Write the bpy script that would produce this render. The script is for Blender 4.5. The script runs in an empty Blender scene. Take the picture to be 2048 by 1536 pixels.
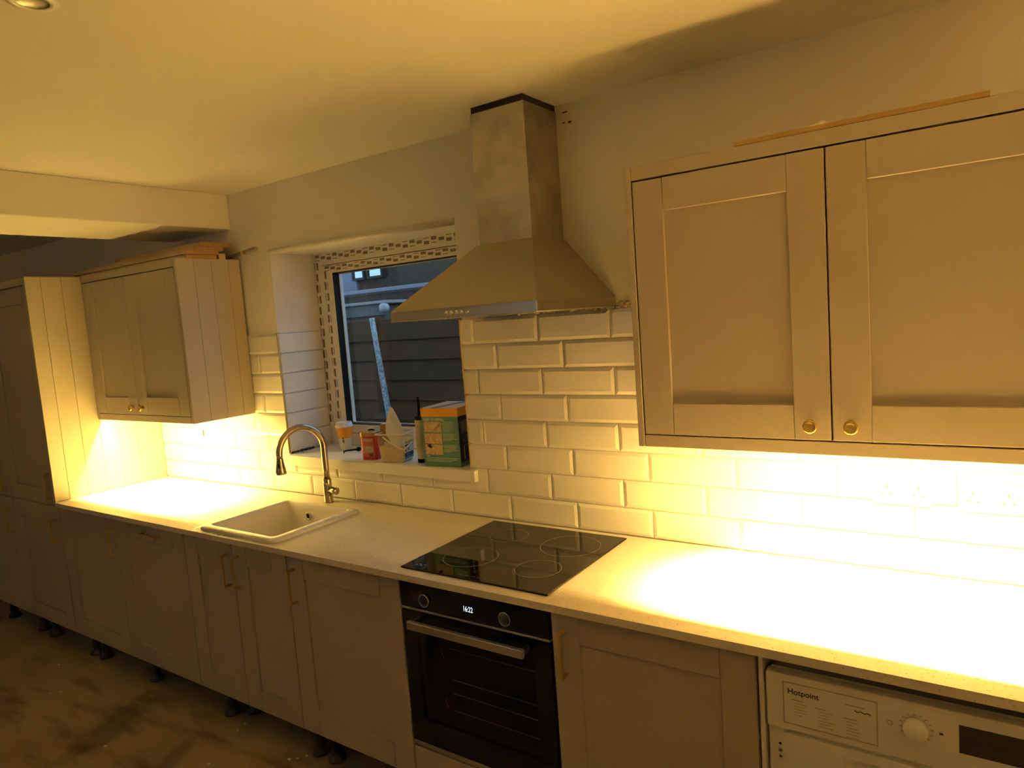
import bpy, bmesh, math, random
from mathutils import Matrix, Vector
random.seed(7)
scn = bpy.context.scene
COL = scn.collection
ZC = 0.89          # height of the worktop surface above the floor; shapes below are measured from it
PI = math.pi

# ------------------------------------------------------------------ camera
cam_d = bpy.data.cameras.new('camera'); cam = bpy.data.objects.new('camera', cam_d); COL.objects.link(cam)
R_ = ((0.82422535, 0.56148159, -0.07342339), (-0.00523101, -0.12210803, -0.99250303), (-0.56623776, 0.81843024, -0.09770742))
cam.matrix_world = Matrix(((R_[0][0], -R_[1][0], -R_[2][0], 1.57382), (R_[0][1], -R_[1][1], -R_[2][1], -2.20627),
                           (R_[0][2], -R_[1][2], -R_[2][2], 0.81663 + ZC), (0, 0, 0, 1)))
cam_d.sensor_width = 36; cam_d.sensor_fit = 'HORIZONTAL'; cam_d.lens = 1381.69 * 36 / 2048
cam_d.clip_start = 0.02
scn.camera = cam
# ------------------------------------------------------------------ sky, exposure
LED_TAPE_R, LED_TAPE_L = 2200.0, 2000.0                      # radiance of the visible tape
LED_WATT_R, LED_WATT_L = 200.0, 32.0 # watts of narrow area lamps added along the strips to shape their pools
LED_SPREAD = 85.0
LED_COL_R, LED_COL_L = (1.0, 0.63, 0.17), (.98, 0.68, 0.165)
world = bpy.data.worlds.new('dusk_sky'); scn.world = world; world.use_nodes = True
world.node_tree.nodes['Background'].inputs[0].default_value = (0.36, 0.56, 0.82, 1)
world.node_tree.nodes['Background'].inputs[1].default_value = 1.75
scn.view_settings.view_transform = 'Standard'; scn.view_settings.look = 'None'
scn.view_settings.exposure = 0.18; scn.view_settings.gamma = 1.0; scn.view_settings.use_curve_mapping = False
scn.cycles.max_bounces = 14; scn.cycles.diffuse_bounces = 8; scn.cycles.glossy_bounces = 5
scn.cycles.transparent_max_bounces = 12; scn.cycles.sample_clamp_indirect = 12
scn.cycles.use_denoising = True
scn.cycles.caustics_reflective = False; scn.cycles.caustics_refractive = False

# ------------------------------------------------------------------ materials
def nodes(m): return m.node_tree.nodes, m.node_tree.links
def mat(name, col, rough=0.5, metal=0.0, var=0.0, scale=20.0, bump=0.0, bscale=60.0, spec=0.5, stretch=None, coat=0.0):
    m = bpy.data.materials.new(name); m.use_nodes = True
    n, l = nodes(m); b = n['Principled BSDF']
    b.inputs['Base Color'].default_value = (*col, 1); b.inputs['Roughness'].default_value = rough
    b.inputs['Metallic'].default_value = metal; b.inputs['Specular IOR Level'].default_value = spec
    b.inputs['Coat Weight'].default_value = coat
    tc = n.new('ShaderNodeTexCoord')
    src = tc.outputs['Object']
    if stretch:
        mp = n.new('ShaderNodeMapping'); mp.inputs['Scale'].default_value = stretch; l.new(src, mp.inputs[0]); src = mp.outputs[0]
    if var:
        t = n.new('ShaderNodeTexNoise'); t.inputs['Scale'].default_value = scale; t.inputs['Detail'].default_value = 5
        l.new(src, t.inputs['Vector'])
        r = n.new('ShaderNodeMapRange'); r.inputs[1].default_value = 0.3; r.inputs[2].default_value = 0.7
        r.inputs[3].default_value = 1 - var; r.inputs[4].default_value = 1 + var; l.new(t.outputs['Fac'], r.inputs[0])
        mx = n.new('ShaderNodeVectorMath'); mx.operation = 'MULTIPLY'; mx.inputs[0].default_value = col
        l.new(r.outputs[0], mx.inputs[1]); l.new(mx.outputs[0], b.inputs['Base Color'])
    if bump:
        t = n.new('ShaderNodeTexNoise'); t.inputs['Scale'].default_value = bscale; l.new(src, t.inputs['Vector'])
        bp = n.new('ShaderNodeBump'); bp.inputs['Strength'].default_value = bump; bp.inputs['Distance'].default_value = 0.002
        l.new(t.outputs['Fac'], bp.inputs['Height']); l.new(bp.outputs[0], b.inputs['Normal'])
    return m
def emit(name, col, s):
    m = bpy.data.materials.new(name); m.use_nodes = True; n, l = nodes(m)
    n.remove(n['Principled BSDF']); e = n.new('ShaderNodeEmission')
    e.inputs[0].default_value = (*col, 1); e.inputs[1].default_value = s; l.new(e.outputs[0], n['Material Output'].inputs[0]); return m
def clear(name, tint, base=0.04, rough=0.0, haze=0.0, hcol=(.8, .8, .8), power=5.0):
    m = bpy.data.materials.new(name); m.use_nodes = True; n, l = nodes(m); n.remove(n['Principled BSDF'])
    tr = n.new('ShaderNodeBsdfTransparent'); tr.inputs[0].default_value = (*tint, 1)
    gl = n.new('ShaderNodeBsdfGlossy'); gl.inputs['Roughness'].default_value = rough
    lw = n.new('ShaderNodeLayerWeight'); lw.inputs[0].default_value = 0.5
    pw = n.new('ShaderNodeMath'); pw.operation = 'POWER'; pw.inputs[1].default_value = power; l.new(lw.outputs['Facing'], pw.inputs[0])
    ad = n.new('ShaderNodeMath'); ad.operation = 'MULTIPLY_ADD'; ad.inputs[1].default_value = 1 - base; ad.inputs[2].default_value = base
    l.new(pw.outputs[0], ad.inputs[0])
    src = tr.outputs[0]
    if haze:
        df = n.new('ShaderNodeBsdfDiffuse'); df.inputs[0].default_value = (*hcol, 1)
        m0 = n.new('ShaderNodeMixShader'); m0.inputs[0].default_value = haze; l.new(tr.outputs[0], m0.inputs[1]); l.new(df.outputs[0], m0.inputs[2]); src = m0.outputs[0]
    mx = n.new('ShaderNodeMixShader'); l.new(ad.outputs[0], mx.inputs[0]); l.new(src, mx.inputs[1]); l.new(gl.outputs[0], mx.inputs[2])
    l.new(mx.outputs[0], n['Material Output'].inputs[0]); return m

M_wall = mat('wall_paint', (.79, .76, .695), .85, var=.03, scale=3, bump=.08, bscale=160)
M_ceil = mat('ceiling_paint', (.86, .83, .765), .9, var=.02, scale=2, bump=.06, bscale=140)
M_plast = mat('reveal_plaster', (.74, .71, .68), .85, var=.04, scale=8, bump=.1)
M_cab = mat('cashmere_door_paint', (.385, .338, .272), .45, bump=.03, bscale=300)
M_cabin = mat('carcass_board', (.40, .35, .29), .6)
M_tile = mat('white_glazed_tile', (.80, .765, .70), .26, var=.015, scale=4)
M_tilec = mat('cut_tile_matt', (.76, .73, .70), .4, var=.03, scale=15)
M_grout = mat('tile_bed', (.04, .026, .012), .95, var=.2, scale=60)
M_trimb = mat('brass_edge_trim', (.52, .36, .13), .45, .6)
M_upvc = mat('white_upvc', (.80, .77, .71), .35)
M_slot = mat('slot_shadow_steel', (.20, .17, .12), .7)
M_black = mat('black_rubber', (.010, .010, .010), .6, spec=.15)
M_bgloss = mat('black_glass', (.005, .0045, .004), .03, spec=.2)
M_hob = mat('hob_glass', (.005, .0045, .004), .015, spec=.28)
M_steel = mat('brushed_steel', (.56, .52, .45), .33, 1.0, bump=.04, bscale=40, stretch=(1, 1, 60))
M_hood = mat('hood_steel', (.50, .455, .37), .42, 1.0, var=.05, scale=3)
M_chim = mat('smudged_steel', (.47, .43, .355), .38, 1.0, var=.2, scale=8)
M_tap = mat('satin_nickel', (.46, .38, .27), .24, 1.0)
M_brass = mat('brass_handle', (.62, .45, .14), .35, .85)
M_sink = mat('white_composite', (.66, .625, .57), .22)
M_white = mat('white_enamel', (.72, .69, .64), .35)
M_plug = mat('white_plastic', (.80, .78, .74), .3)
M_dark = mat('dark_hole', (.02, .018, .015), .8)
M_ply = mat('pale_timber', (.43, .335, .20), .65, var=.12, scale=6, stretch=(1, 12, 12))
M_plyend = mat('cut_end_timber', (.27, .15, .045), .7, var=.1, scale=40)
M_lath = mat('raw_lath', (.34, .225, .065), .7, var=.1, scale=20, stretch=(1, 10, 10))
M_legs = mat('black_plastic_leg', (.015, .014, .013), .5)
M_txt = mat('print_dark', (.05, .045, .04), .6)
M_txtg = mat('print_grey', (.36, .33, .29), .6)
M_glass = clear('window_glass', (.90, .93, .92), .05)
M_wet = clear('water', (.97, .97, .97), .07, .03, power=3.2)
M_tub = clear('translucent_plastic', (.95, .93, .88), .05, .2, .14, (.85, .82, .74))
M_spread = clear('milky_plastic', (.9, .9, .9), .05, .25, .85, (.88, .88, .88))
M_oveng = clear('smoked_glass', (.50, .44, .34), .03)
def worktop_mat():
    m = mat('speckled_worktop', (.63, .58, .495), .38, var=.03, scale=6, bump=.03, bscale=400)
    n, l = nodes(m); b = n['Principled BSDF']; old = b.inputs['Base Color'].links[0].from_socket
    tc = n.new('ShaderNodeTexCoord'); v = n.new('ShaderNodeTexNoise'); v.inputs['Scale'].default_value = 150; v.inputs['Detail'].default_value = 2
    l.new(tc.outputs['Object'], v.inputs['Vector'])
    r = n.new('ShaderNodeValToRGB'); r.color_ramp.elements[0].position = .27; r.color_ramp.elements[1].position = .38
    r.color_ramp.elements[0].color = (.55, .52, .47, 1); r.color_ramp.elements[1].color = (1, 1, 1, 1); l.new(v.outputs['Fac'], r.inputs[0])
    mx = n.new('ShaderNodeVectorMath'); mx.operation = 'MULTIPLY'; l.new(old, mx.inputs[0]); l.new(r.outputs[0], mx.inputs[1]); l.new(mx.outputs[0], b.inputs['Base Color'])
    return m
M_top = worktop_mat()
def floor_mat():
    m = mat('stained_concrete', (.40, .335, .235), .85, bump=.25, bscale=25); n, l = nodes(m); b = n['Principled BSDF']
    tc = n.new('ShaderNodeTexCoord')
    def noise(s, d, st=(1, 1, 1), rot=0):
        mp = n.new('ShaderNodeMapping'); mp.inputs['Scale'].default_value = st; mp.inputs['Rotation'].default_value = (0, 0, rot); l.new(tc.outputs['Object'], mp.inputs[0])
        t = n.new('ShaderNodeTexNoise'); t.inputs['Scale'].default_value = s; t.inputs['Detail'].default_value = d; l.new(mp.outputs[0], t.inputs['Vector']); return t.outputs['Fac']
    r1 = n.new('ShaderNodeValToRGB'); l.new(noise(2.2, 8), r1.inputs[0])
    r1.color_ramp.elements[0].position = .33; r1.color_ramp.elements[1].position = .68
    r1.color_ramp.elements[0].color = (.20, .158, .095, 1); r1.color_ramp.elements[1].color = (.285, .235, .15, 1)
    r2 = n.new('ShaderNodeValToRGB'); l.new(noise(3.5, 6, (.7, 3, 1), 1.0), r2.inputs[0])
    r2.color_ramp.elements[0].position = .30; r2.color_ramp.elements[1].position = .46
    r2.color_ramp.elements[0].color = (.55, .48, .42, 1); r2.color_ramp.elements[1].color = (1, 1, 1, 1)
    mx = n.new('ShaderNodeVectorMath'); mx.operation = 'MULTIPLY'; l.new(r1.outputs[0], mx.inputs[0]); l.new(r2.outputs[0], mx.inputs[1])
    out = mx.outputs[0]
    for (sx, sy, ang, lx, ly, dk) in ((-.07, 1.37, .35, .10, .30, .55), (.42, 1.36, .5, .05, .16, .62)):   # old damp stains soaked into the slab
        mp = n.new('ShaderNodeMapping'); mp.vector_type = 'TEXTURE'; mp.inputs['Location'].default_value = (sx, sy, 0); mp.inputs['Rotation'].default_value = (0, 0, ang); mp.inputs['Scale'].default_value = (lx, ly, 50)
        l.new(tc.outputs['Object'], mp.inputs[0])
        ln = n.new('ShaderNodeVectorMath'); ln.operation = 'LENGTH'; l.new(mp.outputs[0], ln.inputs[0])
        ad = n.new('ShaderNodeMath'); ad.operation = 'MULTIPLY_ADD'; ad.inputs[1].default_value = 1.6; l.new(noise(14, 8), ad.inputs[0]); l.new(ln.outputs['Value'], ad.inputs[2])
        mr = n.new('ShaderNodeMapRange'); mr.inputs[1].default_value = 1.35; mr.inputs[2].default_value = 1.95; mr.inputs[3].default_value = dk; mr.inputs[4].default_value = 1.0; l.new(ad.outputs[0], mr.inputs[0])
        m2 = n.new('ShaderNodeVectorMath'); m2.operation = 'MULTIPLY'; l.new(out, m2.inputs[0]); l.new(mr.outputs[0], m2.inputs[1]); out = m2.outputs[0]
    l.new(out, b.inputs['Base Color'])
    return m
M_floor = floor_mat()

# ------------------------------------------------------------------ mesh helpers
class MB:
    """collects shapes (in metres, z from the worktop surface) into one mesh"""
    def __init__(s): s.bm = bmesh.new()
    def _bevel(s, faces, w, seg=1):
        ed = set(e for f in faces for e in f.edges)
        bmesh.ops.bevel(s.bm, geom=list(ed), offset=w, segments=seg, affect='EDGES', profile=.5)
    def hexa(s, p, bev=0, seg=1):
        v = [s.bm.verts.new(q) for q in p]
        fs = [s.bm.faces.new([v[i] for i in f]) for f in ((0, 3, 2, 1), (4, 5, 6, 7), (0, 1, 5, 4), (1, 2, 6, 5), (2, 3, 7, 6), (3, 0, 4, 7))]
        if bev: s._bevel(fs, bev, seg)
        return s
    def box(s, x0, x1, y0, y1, z0, z1, bev=0, seg=1):
        return s.hexa([(x0, y0, z0), (x1, y0, z0), (x1, y1, z0), (x0, y1, z0), (x0, y0, z1), (x1, y0, z1), (x1, y1, z1), (x0, y1, z1)], bev, seg)
    def loft(s, rings, cap0=True, cap1=True, smooth=False):
        rs = [[s.bm.verts.new(p) for p in r] for r in rings]; n = len(rs[0]); fs = []
        for a, b in zip(rs, rs[1:]):
            for i in range(n):
                f = s.bm.faces.new([a[i], a[(i + 1) % n], b[(i + 1) % n], b[i]]); f.smooth = smooth; fs.append(f)
        if cap0: s.bm.faces.new(rs[0][::-1])
        if cap1: s.bm.faces.new(rs[-1])
        return s
    def lathe(s, prof, c=(0, 0, 0), axis='Z', seg=32, smooth=True, cap0=True, cap1=True):
        rings = []
        for r, h in prof:
            ring = []
            for i in range(seg):
                a = 2 * PI * i / seg; u, v = r * math.cos(a), r * math.sin(a)
                p = {'Z': (u, v, h), 'X': (h, u, v), 'Y': (v, h, u)}[axis]
                ring.append((c[0] + p[0], c[1] + p[1], c[2] + p[2]))
            rings.append(ring)
        return s.loft(rings, cap0, cap1, smooth)
    def tube(s, pts, rad, seg=16, smooth=True):
        pts = [Vector(p) for p in pts]; rads = rad if isinstance(rad, (list, tuple)) else [rad] * len(pts)
        up = Vector((0, 0, 1)); rings = []; prev = None
        for i, p in enumerate(pts):
            t = (pts[min(i + 1, len(pts) - 1)] - pts[max(i - 1, 0)]).normalized()
            if prev is None:
                a = t.orthogonal().normalized()
            else:
                a = (prev - t * prev.dot(t)).normalized()
            prev = a; b = t.cross(a)
            rings.append([tuple(p + rads[i] * (a * math.cos(2 * PI * k / seg) + b * math.sin(2 * PI * k / seg))) for k in range(seg)])
        return s.loft(rings, True, True, smooth)
    def sphere(s, c, r, sc=(1, 1, 1), seg=10, rings=6):
        m = Matrix.Translation(c) @ Matrix.Diagonal((r * sc[0], r * sc[1], r * sc[2], 1))
        g = bmesh.ops.create_uvsphere(s.bm, u_segments=seg, v_segments=rings, radius=1, matrix=m)
        for v in g['verts']:
            for f in v.link_faces: f.smooth = True
        return s
    def prism(s, poly, axis, a0, a1, bev=0):
        def P(u, v, w): return {'X': (w, u, v), 'Y': (u, w, v), 'Z': (u, v, w)}[axis]
        a = [s.bm.verts.new(P(u, v, a0)) for u, v in poly]; b = [s.bm.verts.new(P(u, v, a1)) for u, v in poly]; n = len(poly)
        fs = [s.bm.faces.new(a[::-1]), s.bm.faces.new(b)] + [s.bm.faces.new([a[i], a[(i + 1) % n], b[(i + 1) % n], b[i]]) for i in range(n)]
        if bev: s._bevel(fs, bev)
        return s
    def frame(s, x0, x1, z0, z1, ix0, ix1, iz0, iz1, y0, y1):
        """rectangular ring (a slab with a hole) facing -y"""
        rings = []
        O = [(x0, z0), (x1, z0), (x1, z1), (x0, z1)]; I = [(ix0, iz0), (ix1, iz0), (ix1, iz1), (ix0, iz1)]
        rings = [[(x, y0, z) for x, z in O], [(x, y0, z) for x, z in I], [(x, y1, z) for x, z in I], [(x, y1, z) for x, z in O], [(x, y0, z) for x, z in O]]
        return s.loft(rings, False, False)
    def build(s, name, m, parent=None, origin=None, local=False):
        """links the shapes as ONE mesh object; a part keeps the origin of its thing"""
        bmesh.ops.remove_doubles(s.bm, verts=s.bm.verts, dist=1e-6)
        bmesh.ops.recalc_face_normals(s.bm, faces=s.bm.faces)
        if not local:
            for v in s.bm.verts: v.co.z += ZC
        if parent is not None: org = Vector(parent['_o']) if not local else Vector((0, 0, 0))
        elif origin is not None: org = Vector(origin) + Vector((0, 0, ZC))
        else:
            c = [v.co for v in s.bm.verts]
            org = Vector(((min(p.x for p in c) + max(p.x for p in c)) / 2, (min(p.y for p in c) + max(p.y for p in c)) / 2, min(p.z for p in c)))
        if not local:
            for v in s.bm.verts: v.co -= org
        me = bpy.data.meshes.new(name); s.bm.to_mesh(me); s.bm.free(); me.materials.append(m)
        o = bpy.data.objects.new(name, me); COL.objects.link(o)
        if parent is not None: o.parent = parent; o['_o'] = parent['_o']
        else: o.location = org; o['_o'] = tuple(org)
        return o
def thing(name, loc, label, cat, group=None, rotz=0, kind=None):
    o = bpy.data.objects.new(name, None); COL.objects.link(o); o.empty_display_size = .05
    o.location = (loc[0], loc[1], loc[2] + ZC); o.rotation_euler = (0, 0, rotz); o['_o'] = tuple(o.location)
    return tag(o, label, cat, group, kind)
def tag(o, label=None, cat=None, group=None, kind=None):
    for k, v in (('label', label), ('category', cat), ('group', group), ('kind', kind)):
        if v: o[k] = v
    return o
def text(body, size, m, parent, loc, rot, name='lettering', align='LEFT', sx=1.0, bold=0.0):
    c = bpy.data.curves.new(name, 'FONT'); c.body = body; c.size = size; c.extrude = .0003; c.offset = bold; c.align_x = align; c.align_y = 'CENTER'
    c.space_character = 1.0
    o = bpy.data.objects.new(name, c); COL.objects.link(o); c.materials.append(m)
    o.scale = (sx, 1, 1); return as_mesh(o, name, m, parent, Vector(loc) + Vector((0, 0, ZC)) - Vector(parent['_o']), rot)
def as_mesh(o, name, m, parent, loc, rot):
    me = bpy.data.meshes.new_from_object(o); sc = tuple(o.scale); cu = o.data
    bpy.data.objects.remove(o); bpy.data.curves.remove(cu)
    me.materials.clear(); me.materials.append(m)
    o = bpy.data.objects.new(name, me); COL.objects.link(o); o.parent = parent; o.location = loc; o.rotation_euler = rot; o.scale = sc
    return o
FRONT = (PI / 2, 0, 0)

# ------------------------------------------------------------------ the room
XL, XR, YF, CZ, FZ = -5.6, 2.35, -4.7, 1.546, -ZC
tag(MB().box(XL - .1, XR + .1, YF - .1, .4, FZ - .1, FZ).build('floor', M_floor), 'bare stained concrete floor', 'floor', kind='structure')
ceil = tag(MB().box(XL - .1, XR + .1, YF - .1, .4, CZ, CZ + .1).build('ceiling', M_ceil), 'plain white plaster ceiling', 'ceiling', kind='structure')
WX0, WX1, WZ0, WZ1 = -1.370, -.180, .150, 1.216      # window opening in the back wall
wall = tag(MB().frame(XL - .1, XR + .1, FZ, CZ, WX0, WX1, WZ0, WZ1, .009, .40).build('wall_back', M_wall, origin=(0, .009, FZ)), 'painted back wall with the window and white tiling', 'wall', kind='structure')
tag(MB().box(XL - .1, XL, YF, .009, FZ, CZ).build('wall_left', M_ceil), 'plain painted wall at the far left end', 'wall', kind='structure')
tag(MB().box(XR, XR + .1, YF, .009, FZ, CZ).build('wall_right', M_ceil), 'plain painted wall to the right of the washing machine', 'wall', kind='structure')
tag(MB().frame(XL - .1, XR + .1, FZ, CZ, -1.9, -1.1, .05, 1.15, YF - .1, YF).build('wall_front', M_ceil, origin=(0, YF, FZ)), 'plain painted wall behind the viewer', 'wall', kind='structure')
tag(MB().box(-2.20, -1.66, YF, .009, 1.368, CZ, .003).build('ceiling_beam', M_ceil), 'boxed plastered beam under the ceiling above the left wall cupboard', 'beam', kind='structure')
w2 = thing('added_dusk_window', (-1.5, YF - .05, .05), 'added small window in the unseen wall behind the viewer, letting dusk light in', 'window', kind='structure')  # unseen opening, added so dusk light reaches the lower cupboards
MB().frame(-1.9, -1.1, .05, 1.15, -1.85, -1.15, .10, 1.10, YF - .09, YF - .03).build('frame', M_upvc, w2)
MB().box(-1.852, -1.148, YF - .062, YF - .058, .098, 1.102).build('glass_pane', M_glass, w2)
# soft plaster edge above the window, dry adhesive line over the tiles, fixing holes
MB().tube([(WX0, .014, WZ1 + .006), (-.80, .013, WZ1 + .003), (WX1, .012, WZ1 - .006)], .0145, 16).build('plaster_edge', M_plast, wall)
MB().box(WX0, WX0 + .004, .010, .285, .816, WZ1).build('reveal_lining', M_plast, wall)
MB().box(WX0, WX1, .010, .285, WZ1 - .004, WZ1).build('reveal_lining', M_plast, wall)
MB().box(WX1 - .004, WX1, .010, .285, .20, WZ1).build('reveal_lining', M_plast, wall)
b = MB()
for i in range(46):
    x = .10 + i * .0142 + random.uniform(-.004, .004)
    b.sphere((x, .007, .826 + random.uniform(-.006, .008)), random.uniform(.006, .012), (1, .5, .7), 6, 4)
tag(b.build('adhesive_residue', mat('dry_adhesive', (.40, .33, .21), .9, var=.25, scale=50), wall), kind='stuff')
for x, z, w, h in ((.352, 1.516, .020, .004), (.345, 1.481, .012, .003), (.370, 1.479, .012, .006)):
    MB().box(x - w / 2, x + w / 2, .0078, .012, z - h / 2, z + h / 2).build('fixing_hole', M_dark, wall)

# ------------------------------------------------------------------ bevelled wall tiles (each its own piece)
PX, PZ = .302, .102
OFF = [0, 0, -.1068, -.0051, -.1133, -.0143, -.1170, -.0180, -.1225]
def tile(x0, x1, z0, z1, cl=False, cr=False, ct=False, cb=False):
    b = MB(); yb, ye, yf, w = .0095, .0040, 0.0, .0115
    fx0, fx1, fz0, fz1 = x0 + (0 if cl else w), x1 - (0 if cr else w), z0 + (0 if cb else w), z1 - (0 if ct else w)
    e = [(x0, z0), (x1, z0), (x1, z1), (x0, z1)]; f = [(fx0, fz0), (fx1, fz0), (fx1, fz1), (fx0, fz1)]
    ey = lambda x, z: ye
    b.loft([[(x, yb, z) for x, z in e], [(x, yf if (x, z) in f else (yf if False else ye), z) for x, z in e], [(x, yf, z) for x, z in f]], True, True)
    return b.build('tile', M_tile, wall)
def row(r, xa, xb, split=()):
    z0 = (r - 1) * PZ + .0021; z1 = r * PZ - .0017
    k = math.floor((xa - OFF[r]) / PX)
    while OFF[r] + k * PX < xb:
        a0, a1 = OFF[r] + k * PX + .0019, OFF[r] + (k + 1) * PX - .0019
        a, c = max(a0, xa), min(a1, xb)
        if c - a > .012:
            cuts = [a] + [s for s in split if a + .01 < s < c - .01] + [c]
            for p, q in zip(cuts, cuts[1:]):
                inside = bool(split) and split[0] - .001 <= p and q <= split[1] + .001
                tile(p, q, z0, .165 if inside else z1, p > a0 + .0005, q < a1 - .0005, inside)
        k += 1
TX0, TX1 = -2.556, XR
row(1, TX0, TX1); row(2, TX0, TX1, (WX0 + .004, WX1 - .004))
for r in (3, 4):
    row(r, TX0, WX0 + .003); row(r, WX1 - .007, TX1)
for r in (5, 6, 7, 8):
    row(r, -1.618, WX0 + .003); row(r, WX1 - .007, .80)
for i, r in enumerate(range(3, 9)):        # flat cut tiles lining the left window reveal
    z0 = (r - 1) * PZ + (.0015 if r > 3 else .006); dz = random.uniform(-.001, .001)
    MB().box(WX0 + .001, WX0 + .009, .010, .281, z0 + dz, r * PZ - .003 + dz, .0008).build('reveal_tile', M_tilec, wall)
MB().box(TX0, WX0, .0092, .0096, 0, .816).box(WX1, TX1, .0092, .0096, 0, .816).box(WX0, WX1, .0092, .0096, 0, .152).build('tile_bed', M_grout, wall)
MB().box(WX0 + .0035, WX0 + .0095, -.002, .010, .204, .818, .001).build('edge_trim', M_trimb, wall)
MB().box(WX1 - .013, WX1 - .0075, -.002, .012, .204, .818, .001).build('edge_trim', M_trimb, wall)
b = MB()
for i in range(9): b.sphere((WX0 + .010, .02 + i * .016 + random.uniform(-.004, .004), .2045), .006, (.7, 1.6, .6 + .5 * random.random()), 6, 4)
tag(b.build('grout_gap', mat('torn_grout', (.06, .05, .04), .95), wall), kind='stuff')
MB().box(-2.1225, -2.1155, .0005, .004, .265, .300).build('open_joint', M_dark, wall)

# ------------------------------------------------------------------ window
win = thing('window_1', (-.775, .285, .198), 'white plastic window with slotted edge strips and one dark pane', 'window', kind='structure')
FY = .285
fr = MB().frame(WX0 + .004, WX1 - .004, .20, WZ1 - .004, -1.305, -.245, .262, 1.154, FY, FY + .07).build('frame', M_upvc, win)
cs = MB().frame(-1.300, -.250, .266, 1.150, -1.228, -.322, .312, 1.107, FY - .004, FY + .060).build('casement', M_upvc, win)
MB().frame(-1.229, -.321, .311, 1.108, -1.226, -.324, .314, 1.105, FY - .0045, FY + .042).build('gasket', M_black, win)
MB().frame(-1.226, -.324, .314, 1.105, -1.222, -.328, .318, 1.101, FY + .034, FY + .044).build('spacer_bar', M_upvc, win)
MB().box(-1.226, -.324, FY + .044, FY + .048, .314, 1.105).build('glass_pane', M_glass, win)
MB().frame(-1.309, -.241, .258, 1.158, -1.2995, -.2505, .2665, 1.1495, FY + .012, FY + .05).build('casement_gap', M_dark, win)
# perforated strips: every slot a dark piece, hole shade put into its colour
def slots(par, horizontal, u0, u1, v0, v1, y, n):
    pitch = (u1 - u0) / n; hw = pitch * .35; band = v1 - v0
    for k in range(n):
        u = u0 + (k + .5) * pitch
        for vv, hh in {0: ((.26, .25), (.97, .06)), 1: ((.54, .25),), 2: ((.83, .25), (.10, .06))}[k % 3]:
            v = v1 - vv * band; h = hh * band
            if horizontal: q = (u - hw, u + hw, y - .0008, y + .004, v - h, v + h)
            else: q = (v - h, v + h, y - .0008, y + .004, u - hw, u + hw)
            MB().box(*q).build('slot', M_slot, par)
slots(fr, True, -1.362, -.19, 1.180, 1.209, FY, 26)
slots(cs, True, -1.290, -.26, 1.121, 1.146, FY - .004, 23)
slots(fr, False, .31, 1.18, -1.340, -1.366, FY, 15)
slots(cs, False, .33, 1.13, -1.272, -1.296, FY - .004, 14)
MB().prism([(-.024, .150), (-.024, .192), (-.020, .198), (.286, .198), (.286, .152), (-.0012, .152), (-.0012, .150)], 'X', WX0 + .010, -.156, .001).build('window_sill', M_upvc, win)

# ------------------------------------------------------------------ outside, at dusk
M_fence = mat('dark_fence_board', (.075, .036, .014), .9, var=.25, scale=5, stretch=(1, 1, 10))
tag(MB().box(-14, 4, .40, 14, FZ - .2, FZ - .1).build('ground_outside', mat('outside_paving', (.12, .11, .10), .9, var=.2)), 'dark ground outside the window', 'ground', kind='structure')
fe = thing('garden_fence', (-2.2, 2.0, FZ - .1), 'dark timber board fence outside the window', 'fence')
for x0, x1 in ((-4.55, -2.735), (-2.675, -.86), (-.80, 1.0)):
    for i in range(11):
        z0 = -.99 + i * .168; j = random.uniform(-.006, .006)
        MB().hexa([(x0, 1.990 + j, z0), (x1, 1.990 + j, z0), (x1, 2.006 + j, z0), (x0, 2.006 + j, z0), (x0, 2.012 + j, z0 + .178), (x1, 2.012 + j, z0 + .178), (x1, 2.020 + j, z0 + .178), (x0, 2.020 + j, z0 + .178)], .0015).build('board', M_fence, fe)
for x in (-2.705, -.83): MB().box(x - .03, x + .03, 1.985, 2.05, -.99, .90, .003).build('post', M_fence, fe)
po = MB().tube([(-2.66, 1.93, .885), (-2.615, 1.93, .50), (-2.54, 1.93, -.12), (-2.43, 1.93, FZ - .1)], [.022, .024, .027, .028], 12)
tag(po.build('leaning_pole', mat('weathered_pole', (.36, .42, .43), .8, var=.65, scale=45)), 'pale mottled pole leaning against the dark fence outside', 'pole')
sh = thing('garden_shed', (-4.4, 3.6, FZ - .1), 'low flat-roofed grey shed just behind the fence', 'shed')
M_shed = mat('shed_grey', (.15, .165, .165), .9, var=.15, scale=4)
MB().box(-6.0, -3.62, 3.05, 4.6, FZ - .1, 1.02).build('wall', mat('shed_wall_dark', (.14, .13, .11), .9), sh)
MB().box(-6.1, -3.55, 3.0, 3.03, .925, 1.045, .003).build('fascia', M_shed, sh)
MB().box(-6.15, -3.50, 2.97, 4.7, 1.045, 1.075, .004).build('roof', mat('felt_roof', (.35, .36, .36), .9), sh)
MB().lathe([(.001, 0), (.046, 0), (.046, .06), (.03, .07)], (-3.522, 2.93, .998), 'Y', 20).build('gutter_end', mat('white_gutter', (.50, .50, .53), .5), sh)
ho = thing('brick_house', (-5.5, 6.6, FZ - .1), 'dark brick house with pale-blue lit panes seen through the window', 'house')
M_brk = mat('dark_brick', (.075, .055, .042), .95, var=.35, scale=14)
MB().box(-14, -7.42, 6.3, 6.5, 1.0, 5).build('rendered_wall', mat('lilac_render', (.26, .26, .33), .9), ho)
MB().box(-7.42, -1.0, 6.35, 6.5, FZ - .1, 5).build('brick_wall', M_brk, ho)
MB().box(-6.42, -1.0, 6.28, 6.35, 1.45, 5).build('cladding', mat('weathered_cladding', (.075, .058, .040), .9, var=.3, scale=6, stretch=(8, 1, 1)), ho)
MB().box(-14, -1.0, 5.98, 6.05, 1.365, 1.43, .01).build('gutter', mat('grey_gutter', (.26, .265, .31), .6), ho)
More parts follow.
